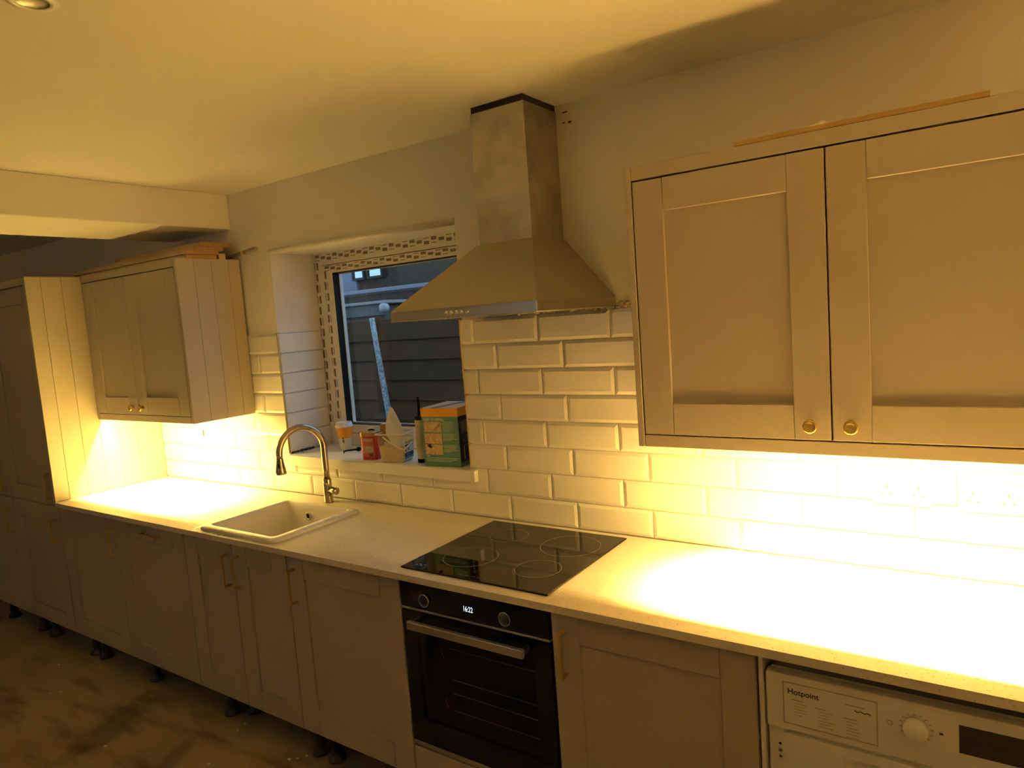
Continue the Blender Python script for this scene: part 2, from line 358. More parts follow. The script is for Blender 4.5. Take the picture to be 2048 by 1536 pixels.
MB().prism([(6.05, 1.33), (6.35, 1.40), (6.35, 1.0), (6.05, 1.0)], 'X', -14, -1.0).build('eaves', M_brk, ho)
MB().box(-14, -3.0, 5.2, 5.24, 1.06, 1.10).build('wire_rail', mat('grey_rail', (.20, .20, .21), .8), ho)
M_pane = mat('sky_lit_pane', (.80, .90, .95), .04, 1.0)
for x0, x1 in ((-7.44, -7.21), (-7.08, -6.78)):
    w = MB().frame(x0 - .03, x1 + .03, 1.62, 2.35, x0, x1, 1.66, 2.31, 6.245, 6.36).build('window', mat('dark_frame', (.05, .045, .04), .8), ho)
    MB().box(x0, x1, 6.27, 6.28, 1.66, 2.31).build('pane', M_pane, w)

# ------------------------------------------------------------------ cabinets
def door(par, x0, x1, z0, z1, yf, st=.095, ra=.090, th=.021):
    g = .0006
    d = MB().box(x0 + st - .006, x1 - st + .006, yf + .008, yf + .017, z0 + ra - .006, z1 - ra + .006).build('door', M_cab, par)
    for a, c in ((x0, x0 + st - g), (x1 - st + g, x1)): MB().box(a, c, yf, yf + th, z0, z1, .0016).build('stile', M_cab, d)
    for a, c in ((z0, z0 + ra), (z1 - ra, z1)): MB().box(x0 + st, x1 - st, yf, yf + th, a, c, .0016).build('rail', M_cab, d)
    return d
def bar_handle(d, x, z0, z1, yf, horizontal=False, w=.0105):
    b = MB(); s = .034
    if horizontal:
        x0, x1, z = z0, z1, x
        b.box(x0, x1, yf - s, yf - s + .0075, z - w / 2, z + w / 2, .0012)
        for q in (x0, x1 - .009): b.box(q, q + .009, yf - s + .004, yf + .001, z - w / 2, z + w / 2, .001)
    else:
        b.box(x - w / 2, x + w / 2, yf - s, yf - s + .0075, z0, z1, .0012)
        for q in (z0, z1 - .009): b.box(x - w / 2, x + w / 2, yf - s + .004, yf + .001, q, q + .009, .001)
    return b.build('handle', M_brass, d)
def knob(d, x, z, yf):
    return MB().lathe([(.002, 0), (.0085, 0), (.007, -.010), (.0075, -.014), (.0165, -.018), (.0175, -.0215), (.0165, -.0245), (.0125, -.0255), (.0115, -.0245), (.001, -.0243)], (x, yf, z), 'Y', 28).build('knob', M_brass, d)
def leg(par, x, y=-.52):
    return MB().lathe([(.036, FZ), (.036, FZ + .010), (.024, FZ + .022), (.021, FZ + .032), (.021, FZ + .10), (.027, FZ + .104), (.027, -.743)], (x, y, 0), 'Z', 16).build('leg', M_legs, par)
YB = -.600; ZT, ZB = -.027, -.742
def base(x0, x1, label, legs, group='base units under the worktop', hollow=False):
    t = thing('base_cabinet', ((x0 + x1) / 2, -.30, FZ), label, 'cabinet', group)
    if hollow: MB().box(x0 + .001, x0 + .019, YB + .024, -.03, -.742, -.0235).box(x1 - .019, x1 - .001, YB + .024, -.03, -.742, -.0235).box(x0 + .019, x1 - .019, YB + .024, -.03, -.742, -.724).box(x0 + .019, x1 - .019, -.05, -.032, -.724, -.30).build('carcass', M_cabin, t)
    else: MB().box(x0 + .001, x1 - .001, YB + .024, -.03, -.742, -.0235).build('carcass', M_cabin, t)
    for q in legs: leg(t, *q)
    return t
tops = (-.078, -.217)
t = base(-2.578, -1.973, 'base cupboard next to the tall unit, upright handle at its right edge', [(-2.545,), (-2.446,)])
d = door(t, -2.575, -1.976, ZB, ZT, YB); bar_handle(d, -2.000, tops[1], tops[0], YB)
t = base(-1.972, -1.367, 'base unit front with a horizontal handle, left of the sink', [(-1.925,), (-1.41, -.10)])
d = door(t, -1.970, -1.369, ZB, ZT, YB); bar_handle(d, -.073, -1.715, -1.560, YB, True)
t = base(-1.366, -.656, 'double-door base cupboard under the sink', [(-1.275,), (-1.19, -.46), (-.668,)], hollow=True)
d = door(t, -1.365, -1.013, ZB, ZT, YB); bar_handle(d, -1.040, tops[1], tops[0], YB)
d = door(t, -1.009, -.658, ZB, ZT, YB); bar_handle(d, -.968, tops[1], tops[0], YB)
t = base(-.655, -.059, 'base cupboard between sink and oven with handle at left edge', [(-.572,), (-.12,)])
d = door(t, -.653, -.062, ZB, ZT, YB); bar_handle(d, -.612, tops[1], tops[0], YB)
t = base(.535, 1.118, 'base cupboard right of the oven with brass handle', [(.62,), (1.05,)])
d = door(t, .538, 1.112, ZB, ZT, YB, .088); bar_handle(d, .578, tops[1], tops[0], YB)
MB().box(1.119, 1.130, YB - .002, -.03, FZ, -.0235, .001).build('end_panel', M_white, t)
# oven housing
t = thing('oven_housing', (.238, -.30, FZ), 'oven housing cabinet with a plain filler front below the oven', 'cabinet')
MB().box(-.058, -.042, YB + .024, -.03, -.742, -.0235).box(.518, .534, YB + .024, -.03, -.742, -.0235).box(-.042, .518, YB + .03, -.03, -.742, -.724).build('carcass', M_cabin, t)
MB().box(-.056, .531, YB, YB + .021, -.742, -.624, .0015).build('filler_front', M_cab, t)
leg(t, .0); leg(t, .48)
# tall larder units at the far left
TE = -2.558
for i, (x0, x1, lab) in enumerate(((-3.190, -2.582, 'tall larder cabinet beside the worktop with a boarded right side'), (-3.800, -3.192, 'tall larder cabinet at the left edge, farther from the worktop'))):
    t = thing('tall_cabinet', ((x0 + x1) / 2, -.30, FZ), lab, 'cabinet', 'tall larder units')
    MB().box(x0 + .001, x1 - .001, YB + .024, -.005, -.742, 1.170).build('carcass', M_cabin, t)
    d = door(t, x0 + .002, x1 - .002, ZB, -.034, YB); bar_handle(d, x1 - .060, -.235, -.100, YB)
    d = door(t, x0 + .002, x1 - .002, -.029, 1.164, YB); bar_handle(d, x1 - .060, .010, .155, YB)
    MB().box(x0, x1, YB - .002, -.01, 1.170, 1.207, .0015).build('cornice', M_cab, t)
    for q in (((-3.06,), (-2.63, -.08)) if i == 0 else ((-3.66,), (-3.225,))): leg(t, *q)
    if i == 0:
        ys = [YB - .022, -.548, -.448, -.348, -.248, -.148, -.0005]
        for a, c in zip(ys, ys[1:]): MB().box(x1 + .001, TE, a + .0005, c - .0005, -.0 if False else .0008, 1.207, .0012).build('side_board', M_cab, t)
        MB().box(x1 + .0005, x1 + .004, YB - .022, -.0005, .0008, 1.205).build('side_backing', M_cab, t)
# wall cabinets
def wall_cab(x0, x1, label, doors, knobs, yf, side_l=None, boards=False):
    t = thing('wall_cabinet', ((x0 + x1) / 2, -.17, .408), label, 'cabinet', 'wall cupboards')
    MB().box(x0 + .019, x1 - .019, yf + .024, -.004, .447, 1.168).box(x0 + .019, x1 - .019, yf + .008, -.004, .4428, .447).build('carcass', M_cabin, t)  # thin lower slab added to stop LED light leaking under the doors
    MB().box(x0 + .0195, x1 - .0195, yf, yf + .020, .408, .4425, .0012).build('pelmet', M_cab, t)
    MB().box(x0 + .0195, x1 - .0195, yf, -.004, 1.170, 1.208, .0012).build('cornice', M_cab, t)
    for (a, c), k in zip(doors, knobs):
        d = door(t, a, c, .446, 1.1655, yf, .088, .090); knob(d, k, .484, yf)
    return t
YW = -.35
t = wall_cab(-2.556, -1.600, 'wall cupboard left of the window with boarded side and two small knobs', ((-2.535, -2.104), (-2.100, -1.622)), (-2.152, -2.054), YW)
MB().box(-2.556, -2.538, YW, -.004, .408, 1.208, .001).build('side_panel', M_cab, t)
ys = [YW, -.256, -.163, -.070, -.004]
for a, c in zip(ys, ys[1:]): MB().box(-1.6185, -1.600, a + .0004, c - .0004, .408, 1.208, .0011).build('side_board', M_cab, t)
MB().box(-1.6185, -1.604, YW + .002, -.006, .409, 1.206).build('side_backing', M_cab, t)
t = wall_cab(.728, 1.782, 'wall cupboard right of the extractor hood with two round brass knobs', ((.7505, 1.2515), (1.2555, 1.7600)), (1.205, 1.299), YW)
for a in (.728, 1.7635): MB().box(a, a + .0185, YW - .001, -.004, .408, 1.2085, .001).build('side_panel', M_cab, t)

# ------------------------------------------------------------------ LED strips under the wall cabinets
def led(x0, x1, colr, watt, tape, label):
    t = thing('led_strip', ((x0 + x1) / 2, -.31, .44), label, 'light', 'under-cupboard LED strips')
    MB().box(x0, x1, -.3185, -.306, .4416, .4427).build('backing_tape', M_plug, t)
    MB().box(x0, x1, -.3168, -.3118, .4409, .4415).build('led_tape', emit('led_glow', colr, tape), t)
    la = bpy.data.lights.new('led_beam', 'AREA'); la.shape = 'RECTANGLE'; la.size = x1 - x0; la.size_y = .005; la.energy = watt; la.color = colr; la.spread = math.radians(LED_SPREAD)
    lo = bpy.data.objects.new('led_beam', la); COL.objects.link(lo); lo.parent = t; lo.location = (0, -.0043, .0005)
led(-2.50, -1.63, LED_COL_L, LED_WATT_L, LED_TAPE_L, 'glowing warm LED strip under the left wall cupboard')
led(.99, 1.755, LED_COL_R, LED_WATT_R, LED_TAPE_R, 'glowing warm LED strip under the right wall cupboard')

# ------------------------------------------------------------------ worktop with sink cut-out
SX0, SX1, SY0, SY1 = -1.222, -.735, -.585, -.150
b = MB(); xs = [-2.5565, SX0, SX1, XR - .002]; yy = [-.626, SY0, SY1, -.0003]
for z in (0, -.0225):
    vs = [[b.bm.verts.new((x, y, z)) for y in yy] for x in xs]
    for i in range(3):
        for j in range(3):
            if (i, j) != (1, 1): b.bm.faces.new([vs[i][j], vs[i + 1][j], vs[i + 1][j + 1], vs[i][j + 1]])
b.bm.verts.ensure_lookup_table()
def side(pts):
    for (x0, y0), (x1, y1) in zip(pts, pts[1:]):
        b.bm.faces.new([b.bm.verts.new(p) for p in ((x0, y0, 0), (x1, y1, 0), (x1, y1, -.0225), (x0, y0, -.0225))])
grid = lambda i, j: (xs[i], yy[j])
side([grid(0, 0), grid(1, 0), grid(2, 0), grid(3, 0), grid(3, 1), grid(3, 2), grid(3, 3), grid(2, 3), grid(1, 3), grid(0, 3), grid(0, 2), grid(0, 1), grid(0, 0)])
side([grid(1, 1), grid(1, 2), grid(2, 2), grid(2, 1), grid(1, 1)])
tag(b.build('worktop', M_top, origin=(0, -.3, -.0225)), 'long pale speckled worktop along the back wall', 'worktop')

# ------------------------------------------------------------------ sink
def rrect(x0, x1, y0, y1, r, z, n=6):
    out = []
    for cx, cy, a0 in ((x1 - r, y1 - r, 0), (x0 + r, y1 - r, PI / 2), (x0 + r, y0 + r, PI), (x1 - r, y0 + r, 1.5 * PI)):
        for i in range(n + 1):
            a = a0 + PI / 2 * i / n; out.append((cx + r * math.cos(a), cy + r * math.sin(a), z))
    return out
t = thing('sink', (-.98, -.37, .0), 'white inset kitchen sink with a raised rim', 'sink')
X0, X1, Y0, Y1 = -1.240, -.720, -.600, -.136
I0, I1, J0, J1 = -1.214, -.778, -.556, -.152
MB().loft([rrect(X0, X1, Y0, Y1, .025, .0006), rrect(X0, X1, Y0, Y1, .025, .009), rrect(X0 + .004, X1 - .004, Y0 + .004, Y1 - .004, .023, .0125),
           rrect(I0 - .006, I1 + .006, J0 - .006, J1 + .006, .024, .0125), rrect(I0, I1, J0, J1, .022, .0095), rrect(I0 + .002, I1 - .002, J0 + .002, J1 - .002, .022, -.02)], False, False, True).build('rim', M_sink, t)
MB().loft([rrect(I0 + .002, I1 - .002, J0 + .002, J1 - .002, .022, -.0195), rrect(I0 + .012, I1 - .012, J0 + .012, J1 - .012, .03, -.150), rrect(I0 + .022, I1 - .022, J0 + .022, J1 - .022, .03, -.176), rrect(I0 + .06, I1 - .06, J0 + .06, J1 - .06, .04, -.185)], False, True, True).build('bowl', M_sink, t)
MB().lathe([(.0185, 0), (.0185, -.003), (.015, -.005), (.012, -.003), (.011, .004)], (-1.062, J1 - .0065, -.048), 'Y', 24, True, False, False).build('overflow_ring', M_steel, t)
MB().lathe([(.001, -.0005), (.012, -.0005), (.012, .003)], (-1.062, J1 - .007, -.048), 'Y', 20).build('overflow_hole', M_dark, t)
MB().lathe([(.045, -.184), (.043, -.181), (.034, -.182), (.001, -.183)], (-.996, -.354, 0), 'Z', 24, True, False).build('drain', M_steel, t)

# ------------------------------------------------------------------ mixer tap
t = thing('mixer_tap', (-1.02, -.062, 0), 'arched brushed mixer tap with pull-out spray head behind the sink', 'tap')
bx, by = -1.020, -.062
MB().lathe([(.001, .0006), (.0235, .0006), (.0235, .004), (.0205, .006), (.0205, .108), (.0195, .111), (.001, .112)], (bx, by, 0), 'Z', 28).build('body', M_tap, t)
dx, dy = -.185, -.983; rr = .112; zc = .266
pts = [(bx, by, .109), (bx, by, .16), (bx, by, .22)]
for i in range(25):
    a = PI - PI * i / 24; u = rr + rr * math.cos(a); pts.append((bx + dx * u, by + dy * u, zc + rr * math.sin(a)))
ex, ey = bx + dx * 2 * rr, by + dy * 2 * rr
pts.append((ex, ey, .262))
MB().tube(pts, .0150, 20).build('spout', M_tap, t)
sp = MB().lathe([(.001, .181), (.0225, .181), (.0245, .184), (.0245, .192), (.0205, .215), (.0170, .235), (.0150, .252), (.0150, .262), (.001, .2625)], (ex, ey, 0), 'Z', 28).build('spray_head', M_tap, t)
MB().sphere((ex + .009, ey - .0155, .222), .0075, (.7, .6, 1.9), 12, 8).build('spray_button', M_black, sp)
MB().sphere((ex + .0075, ey - .0135, .247), .0045, (.8, .6, 1), 10, 6).build('mode_button', M_black, sp)
hd = MB().lathe([(.001, 0), (.0175, 0), (.0175, .047), (.0165, .050), (.001, .0505)], (bx + .012, by, .056), 'X', 28).build('lever_barrel', M_tap, t)
MB().tube([(bx + .045, by - .004, .070), (bx + .030, by - .030, .095), (bx + .024, by - .042, .106)], [.0045, .0045, .005], 12).build('lever_pin', M_tap, hd)

# ------------------------------------------------------------------ hob
t = thing('hob', (.229, -.31, .0), 'black glass induction hob set on the worktop', 'hob')
MB().box(-.062, .520, -.582, -.040, .0006, .0062, .0016).build('glass_top', M_hob, t)
M_ring = mat('hob_print', (.26, .25, .23), .3)
def ring(cx, cy, r, w=.0011):
    rings = [[(cx + q * math.cos(2 * PI * i / 56), cy + q * math.sin(2 * PI * i / 56), z) for i in range(56)] for q, z in ((r, .0062), (r, .0064), (r + w, .0064), (r + w, .0062))]
    MB().loft(rings, False, False).build('cooking_zone', M_ring, t)
ring(.385, -.418, .075); ring(.375, -.190, .105); ring(.105, -.175, .072); ring(.110, -.415, .095)
for cx in (.18, .205, .23, .255, .28, .305):
    MB().box(cx - .008, cx + .008, -.5605, -.5595, .0062, .0064).build('touch_mark', M_ring, t)
for k, (x, y) in enumerate(((-.018, -.548), (-.008, -.542), (.003, -.550), (.012, -.541))): MB().box(x - .004, x + .004, y - .003, y + .003, .0062, .0064).build('print_mark', M_ring, t)

# ------------------------------------------------------------------ built-in oven
t = thing('built_in_oven', (.238, -.33, -.62), 'black built-in oven with steel bar handle below the hob', 'oven')
OY = -.602
MB().box(-.0405, .5165, OY + .024, -.06, -.60, -.030).build('body', mat('oven_casing', (.12, .11, .10), .5, .6), t)
cp = MB().box(-.054, .530, OY, OY + .022, -.1225, -.0275, .001).build('control_panel', M_bgloss, t)
M_ringl = mat('polished_ring', (.75, .72, .68), .15, 1.0)
for x in (.053, .3755):
    k = MB().lathe([(.001, 0), (.0205, 0), (.0200, -.006), (.001, -.0065)], (x, OY, -.0865), 'Y', 36).build('knob', mat('black_knob', (.012, .011, .010), .3), cp)
    MB().lathe([(.0205, -.0035), (.0222, -.0038), (.0222, -.0058), (.0203, -.0070), (.0195, -.0062)], (x, OY, -.0865), 'Y', 40, True, False, False).build('knob_ring', M_ringl, k)
text('16:22', .0250, emit('clock_glow', (.85, .90, 1.0), 1.0), cp, (.233, OY - .0006, -.0845), FRONT, 'clock_display', 'CENTER', .72)
MB().box(-.054, .530, OY + .001, OY + .022, -.1305, -.1235, .001).build('trim_strip', M_steel, t)
dr = MB().frame(-.054, .530, -.598, -.134, .006, .470, -.512, -.206, OY, OY + .024).build('oven_door', M_bgloss, t)
MB().box(.004, .472, OY + .001, OY + .005, -.514, -.204).build('door_glass', M_oveng, dr)
MB().box(-.020, .500, OY + .016, OY + .0235, -.560, -.160).build('cavity', mat('oven_cavity', (.055, .042, .018), .5), dr)
for i, z in enumerate((-.239, -.345, -.392, -.452)):
    MB().tube([(.135, OY + .011, z), (.468, OY + .011, z)], .0013, 8).build('shelf_wire', mat('shelf_steel', (.62, .55, .44), .45), dr)
for z in (-.25, -.42):
    MB().tube([(.098, OY + .012, z), (.102, OY + .010, z - .015), (.106, OY + .012, z - .03)], .0011, 6).build('shelf_runner', mat('runner_steel', (.6, .53, .42), .45), dr)
hn = MB().box(.010, .462, -.652, -.637, -.173, -.1465, .0022, 2).build('handle', M_steel, dr)
for x in (.014, .446): MB().box(x, x + .012, -.638, OY + .001, -.170, -.150, .002).build('handle_arm', M_black, hn)
MB().box(-.054, .530, OY + .002, OY + .022, -.6165, -.599, .001).build('bottom_strip', M_steel, t)

# ------------------------------------------------------------------ cooker hood
t = thing('cooker_hood', (.217, -.25, .82), 'steel chimney extractor hood above the hob', 'hood')
HX0, HX1, HY = -.074, .508, -.510
MB().box(HX0, HX1, HY, .007, .824, .858, .0015).build('rim', M_steel, t)
MB().box(HX0 + .03, HX1 - .03, HY + .03, -.03, .8225, .8245).build('grease_filter', mat('filter_mesh', (.35, .33, .29), .5, .9, var=.3, scale=90), t)
MB().loft([[(HX0, HY, .858), (HX1, HY, .858), (HX1, .007, .858), (HX0, .007, .858)], [(.088, -.212, 1.074), (.322, -.212, 1.074), (.322, .007, 1.074), (.088, .007, 1.074)]]).build('canopy', M_hood, t)
MB().box(.0945, .3165, -.206, .0075, 1.074, 1.523, .0012).build('chimney', M_chim, t)
MB().box(.098, .313, -.202, .007, 1.523, 1.545).build('shadow_gap_fill', M_dark, t)  # dark block, paints the shadow gap between chimney and ceiling
for i in range(5):
    x = .174 + i * .0206
    MB().lathe([(.001, 0), (.0062, 0), (.0062, -.006), (.0052, -.0075), (.001, -.008)], (x, HY, .8415), 'Y', 16).build('push_button', M_ringl, t)
    MB().box(x - .002, x + .002, HY - .0004, HY + .001, .8265, .8285).build('button_mark', M_txt, t)

# ------------------------------------------------------------------ washing machine
t = thing('washing_machine', (1.432, -.31, FZ), 'white washing machine under the right end of the worktop', 'washing machine')
WY = -.602; a, c = 1.1345, 1.7305
MB().box(a + .004, c - .004, WY + .03, -.05, -.875, -.066, .004).build('casing', M_white, t)
cp = MB().box(a, c, WY, WY + .03, -.204, -.066, .004, 2).build('control_panel', M_white, t)
MB().box(a, c, WY + .012, WY + .03, -.66, -.2045, .003).build('front_panel', M_white, t)
dw = MB().frame(1.172, c - .02, -.64, -.213, 1.30, 1.585, -.48, -.235, WY + .002, WY + .0125).build('porthole_panel', M_white, t)
MB().lathe([(.150, 0), (.150, -.014), (.128, -.020), (.120, -.006), (.118, .02)], (1.432, WY + .006, -.385), 'Y', 48, True, False, False).build('porthole_ring', M_plug, dw)
MB().lathe([(.001, -.012), (.06, -.008), (.120, .004), (.122, .01)], (1.432, WY + .004, -.385), 'Y', 40).build('porthole_glass', M_bgloss, dw)
MB().box(a, c, WY + .012, WY + .03, -.875, -.665, .003).build('kick_panel', M_white, t)
MB().box(a + .004, c - .004, WY + .035, WY + .06, -.0655, -.0245).build('gap_shade_strip', mat('gap_shade', (.10, .085, .06), .8), t)  # dark strip, shade of the gap under the worktop put into its colour
# detergent drawer outline, print, dial, display
dd = MB().box(1.1755, 1.371, WY - .0022, WY + .002, -.184, -.0845, .0018, 2).build('detergent_drawer', M_white, cp)
b = MB().frame(1.1735, 1.3725, -.186, -.0825, 1.1755, 1.3710, -.184, -.0845, WY - .0006, WY + .001); b.build('drawer_seam', M_txtg, cp)
text('Hotpoint', .0185, M_txt, dd, (1.1845, WY - .0026, -.1035), FRONT, 'lettering', 'LEFT', 1.0, .0003)
random.seed(3)
def print_block(x, z, n, w, head=True):
    b = MB()
    for i in range(n):
        ww = w * random.uniform(.55, 1.0); h = .0011 if i else .0019
        b.box(x + (.006 if i else 0), x + ww, WY - .0027, WY - .002, z - i * .0072 - h / 2, z - i * .0072 + h / 2)
    tag(b.build('fine_print', M_txtg, dd), kind='stuff')
print_block(1.193, -.123, 6, .040); print_block(1.245, -.130, 7, .040); print_block(1.303, -.137, 7, .036); print_block(1.308, -.104, 1, .046)
MB().tube([(1.327, WY - .0026, -.113), (1.333, WY - .0026, -.1165), (1.339, WY - .0026, -.113), (1.346, WY - .0026, -.1165), (1.352, WY - .0026, -.1135), (1.360, WY - .0026, -.1165)], .0012, 6).build('pictogram', M_txt, dd)
dl = MB().lathe([(.001, 0), (.0245, 0), (.0235, -.016), (.0215, -.019), (.001, -.0195)], (1.4455, WY, -.1215), 'Y', 36).build('programme_dial', M_plug, cp)
for i in range(16):
    an = 2 * PI * i / 16 + .1; r0 = .0300
    x, z = 1.4455 + r0 * math.cos(an), -.1215 + r0 * math.sin(an); q = .0024 if i % 2 else .0034
    MB().box(x - q, x + q, WY - .0005, WY + .001, z - .0011, z + .0011).build('dial_mark', M_txtg, cp)
MB().lathe([(.0042, 0), (.0055, 0), (.0055, -.0006), (.0042, -.0006)], (1.396, WY, -.123), 'Y', 20, False, False, False).build('start_symbol', M_txtg, cp)
MB().box(1.488, 1.495, WY - .0006, WY + .001, -.1235, -.1195).build('lock_symbol', M_txt, cp)
MB().box(1.523, 1.700, WY - .0008, WY + .002, -.153, -.0915, .0006).build('display', mat('dark_display', (.02, .017, .012), .25), cp)
for z in (-.250, -.283): MB().lathe([(.001, 0), (.0032, 0), (.0032, -.0006), (.001, -.0006)], (1.1605, WY + .012, z), 'Y', 12).build('screw_hole', M_dark, t)
MB().lathe([(.001, 0), (.0052, 0), (.0045, -.002), (.001, -.0022)], (1.1605, WY + .012, -.2665), 'Y', 14).build('catch', M_txtg, t)

# ------------------------------------------------------------------ sockets
def socket(x0, x1, z0, z1, label):
    t = thing('double_socket', ((x0 + x1) / 2, 0, (z0 + z1) / 2), label, 'socket', 'double sockets on the tiles')
    MB().box(x0, x1, -.010, -.0004, z0, z1, .0025, 2).build('face_plate', M_plug, t)
    M_pin = mat('pin_hole', (.10, .075, .03), .8)
    for i, cx in enumerate((x0 + .0335, x1 - .0335)):
        MB().box(cx - .0022, cx + .0022, -.0104, -.009, (z0 + z1) / 2 + .008, (z0 + z1) / 2 + .016).build('earth_pin_hole', M_pin, t)
        for s in (-.011, .011): MB().box(cx + s - .0035, cx + s + .0035, -.0104, -.009, (z0 + z1) / 2 - .012, (z0 + z1) / 2 - .0085).build('pin_hole', M_pin, t)
        sx = cx + (-.0205 if i == 0 else .0205)
        MB().box(sx - .005, sx + .005, -.013, -.0095, (z0 + z1) / 2 - .002, (z0 + z1) / 2 + .016, .001).build('rocker_switch', M_plug, t)
        MB().box(sx - .003, sx + .003, -.0134, -.0125, (z0 + z1) / 2 + .008, (z0 + z1) / 2 + .0098).build('switch_mark', M_pin, t)
socket(1.3015, 1.4475, .1990, .2800, 'white double socket, the left one of the two on the tiles')
socket(1.5085, 1.6545, .1950, .2760, 'white double socket, the right one of the two on the tiles')

# ------------------------------------------------------------------ ceiling downlight
t = thing('downlight', (-.072, -1.487, CZ), 'round recessed ceiling downlight, unlit, at the upper left', 'light')
MB().lathe([(.030, .0), (.031, -.004), (.040, -.004), (.050, -.0015), (.050, 0)], (-.072, -1.487, CZ), 'Z', 40, True, False, False).build('bezel', M_plug, t)
MB().lathe([(.031, -.003), (.024, -.0012), (.001, -.0012)], (-.072, -1.487, CZ), 'Z', 32, True, False).build('lamp_face', mat('grey_lens', (.16, .15, .13), .25, .4), t)

# ------------------------------------------------------------------ timber and a tool on the left wall cabinet
def plank(y0, y1, z, th, x0, x1, label):
    o = thing('plank', ((x0 + x1) / 2, (y0 + y1) / 2, z), label, 'plank', 'planks on the left wall cupboard')
    MB().box(x0, x1 - .0006, y0, y1, z, z + th, .001).build('board', M_ply, o)
    MB().box(x1 - .0006, x1, y0 + .001, y1 - .001, z + .001, z + th - .001).build('cut_end', M_plyend, o)
zt = 1.209
plank(-.285, -.125, zt, .0195, -2.78, -1.605, 'pale plank at the bottom front of the stack on the left cupboard')
plank(-.292, -.115, zt + .0205, .0195, -2.76, -1.600, 'pale plank second from the bottom of the stack on the left cupboard')
plank(-.235, -.085, zt + .041, .0195, -2.46, -1.603, 'pale plank third from the bottom of the stack, set back')
plank(-.210, -.040, zt + .0615, .0195, -2.44, -1.601, 'topmost pale plank of the stack on the left cupboard')
t = MB().box(-1.640, -1.606, -.112, -.075, zt, zt + .028, .001).build('offcut', M_ply); tag(t, 'small timber offcut beside the plank stack on the left cupboard', 'offcut')
t = thing('scraper', (-1.52, -.05, zt + .01), 'slim scraper with grey handle jutting from the left cupboard top', 'tool')
MB().hexa([(-1.74, -.055, zt + .001), (-1.515, -.050, zt + .018), (-1.515, -.020, zt + .018), (-1.74, -.015, zt + .001), (-1.74, -.055, zt + .003), (-1.515, -.050, zt + .030), (-1.515, -.020, zt + .030), (-1.74, -.015, zt + .003)]).build('blade', mat('dull_blade', (.30, .27, .21), .45, .8), t)
MB().box(-1.520, -1.502, -.050, -.020, zt + .012, zt + .034, .002).build('ferrule', mat('brass_ferrule', (.75, .62, .25), .35, .7), t)
MB().tube([(-1.503, -.035, zt + .023), (-1.47, -.035, zt + .026), (-1.43, -.035, zt + .030), (-1.405, -.035, zt + .032)], [.0105, .0125, .0125, .0095], 12).build('handle', mat('grey_handle', (.26, .235, .20), .5), t)
# lath and a lump on the right cabinet
o = MB().box(1.040, 1.583, -.349, -.330, 1.2086, 1.2206, .0008).build('lath', M_lath); tag(o, 'long thin strip of orange-brown timber lying on the right cupboard', 'lath')
b = MB()
for i in range(7): b.sphere((1.236 + random.uniform(-.016, .016), -.315 + random.uniform(-.008, .008), 1.2215 + random.uniform(-.004, .006)), random.uniform(.008, .013), (1, 1, .8), 7, 5)
tag(b.build('crumpled_wrapper', M_plug), 'small crumpled white scrap behind the timber strip on the right cupboard', 'scrap')

# ------------------------------------------------------------------ things on the window sill
SZ = .1985
def local(name, loc, label, cat, rot=0): return thing(name, (loc[0], loc[1], SZ), label, cat, None, rot)
L = lambda b, n, m, p: b.build(n, m, p, local=True)
# paper cup
t = local('paper_cup', (-1.150, .190), 'paper coffee cup with orange top half and white lid at left end of sill', 'cup')
L(MB().lathe([(.001, .003), (.028, .003), (.0285, .0), (.030, .001), (.0355, .060)], (0, 0, 0), 'Z', 32, True, True, False), 'cup_base', mat('pale_card', (.66, .68, .62), .6), t)
L(MB().lathe([(.0356, .060), (.0418, .118)], (0, 0, 0), 'Z', 32, True, False, False), 'cup_band', mat('orange_card', (.80, .33, .015), .6), t)
L(MB().lathe([(.0425, .116), (.0455, .117), (.0455, .124), (.0425, .126), (.040, .138), (.038, .142), (.034, .141), (.033, .138), (.001, .138)], (0, 0, 0), 'Z', 32, True, False), 'lid', M_plug, t)
for a, z in ((-1.05, .062), (-1.0, .052), (-1.1, .047), (-1.02, .042)): L(MB().sphere((.0352 * math.cos(a), .0352 * math.sin(a), z), .0055, (.8, .8, .7), 8, 5), 'cup_print', mat('green_print', (.10, .13, .06), .6), t)
# red tin
t = local('tin', (-.815, .060), 'red tin with gold lid and printed label on the sill', 'tin', .25)
s2 = .0425
L(MB().loft([rrect(-s2, s2, -s2, s2, .016, 0), rrect(-s2, s2, -s2, s2, .016, .110)], True, True), 'tin_body', mat('red_tin', (.50, .035, .055), .35, .2), t)
L(MB().loft([rrect(-s2 - .002, s2 + .002, -s2 - .002, s2 + .002, .017, .1105), rrect(-s2 - .002, s2 + .002, -s2 - .002, s2 + .002, .017, .128), rrect(-s2 + .003, s2 - .003, -s2 + .003, s2 - .003, .014, .1325)], True, True), 'tin_lid', mat('gold_lid', (.44, .29, .09), .35, .7), t)
L(MB().tube([(-.016, -.006, .134), (0, .004, .1365), (.016, -.004, .134)], .0035, 8), 'lid_knob', M_black, t)
lb = L(MB().box(-.028, .030, -s2 - .0006, -s2, .012, .103), 'label', mat('label_pink', (.50, .11, .10), .5), t)
L(MB().box(-.025, .027, -s2 - .0011, -s2, .086, .098), 'label_panel', M_txtg, lb)
L(MB().box(-.025, .027, -s2 - .0011, -s2, .034, .064), 'label_panel', M_txtg, lb)
for k in range(7): L(MB().box(.002 + k * .0035, .0035 + k * .0035 + (k % 3) * .0006, -s2 - .0011, -s2, .015, .030), 'barcode_bar', M_txt, lb)
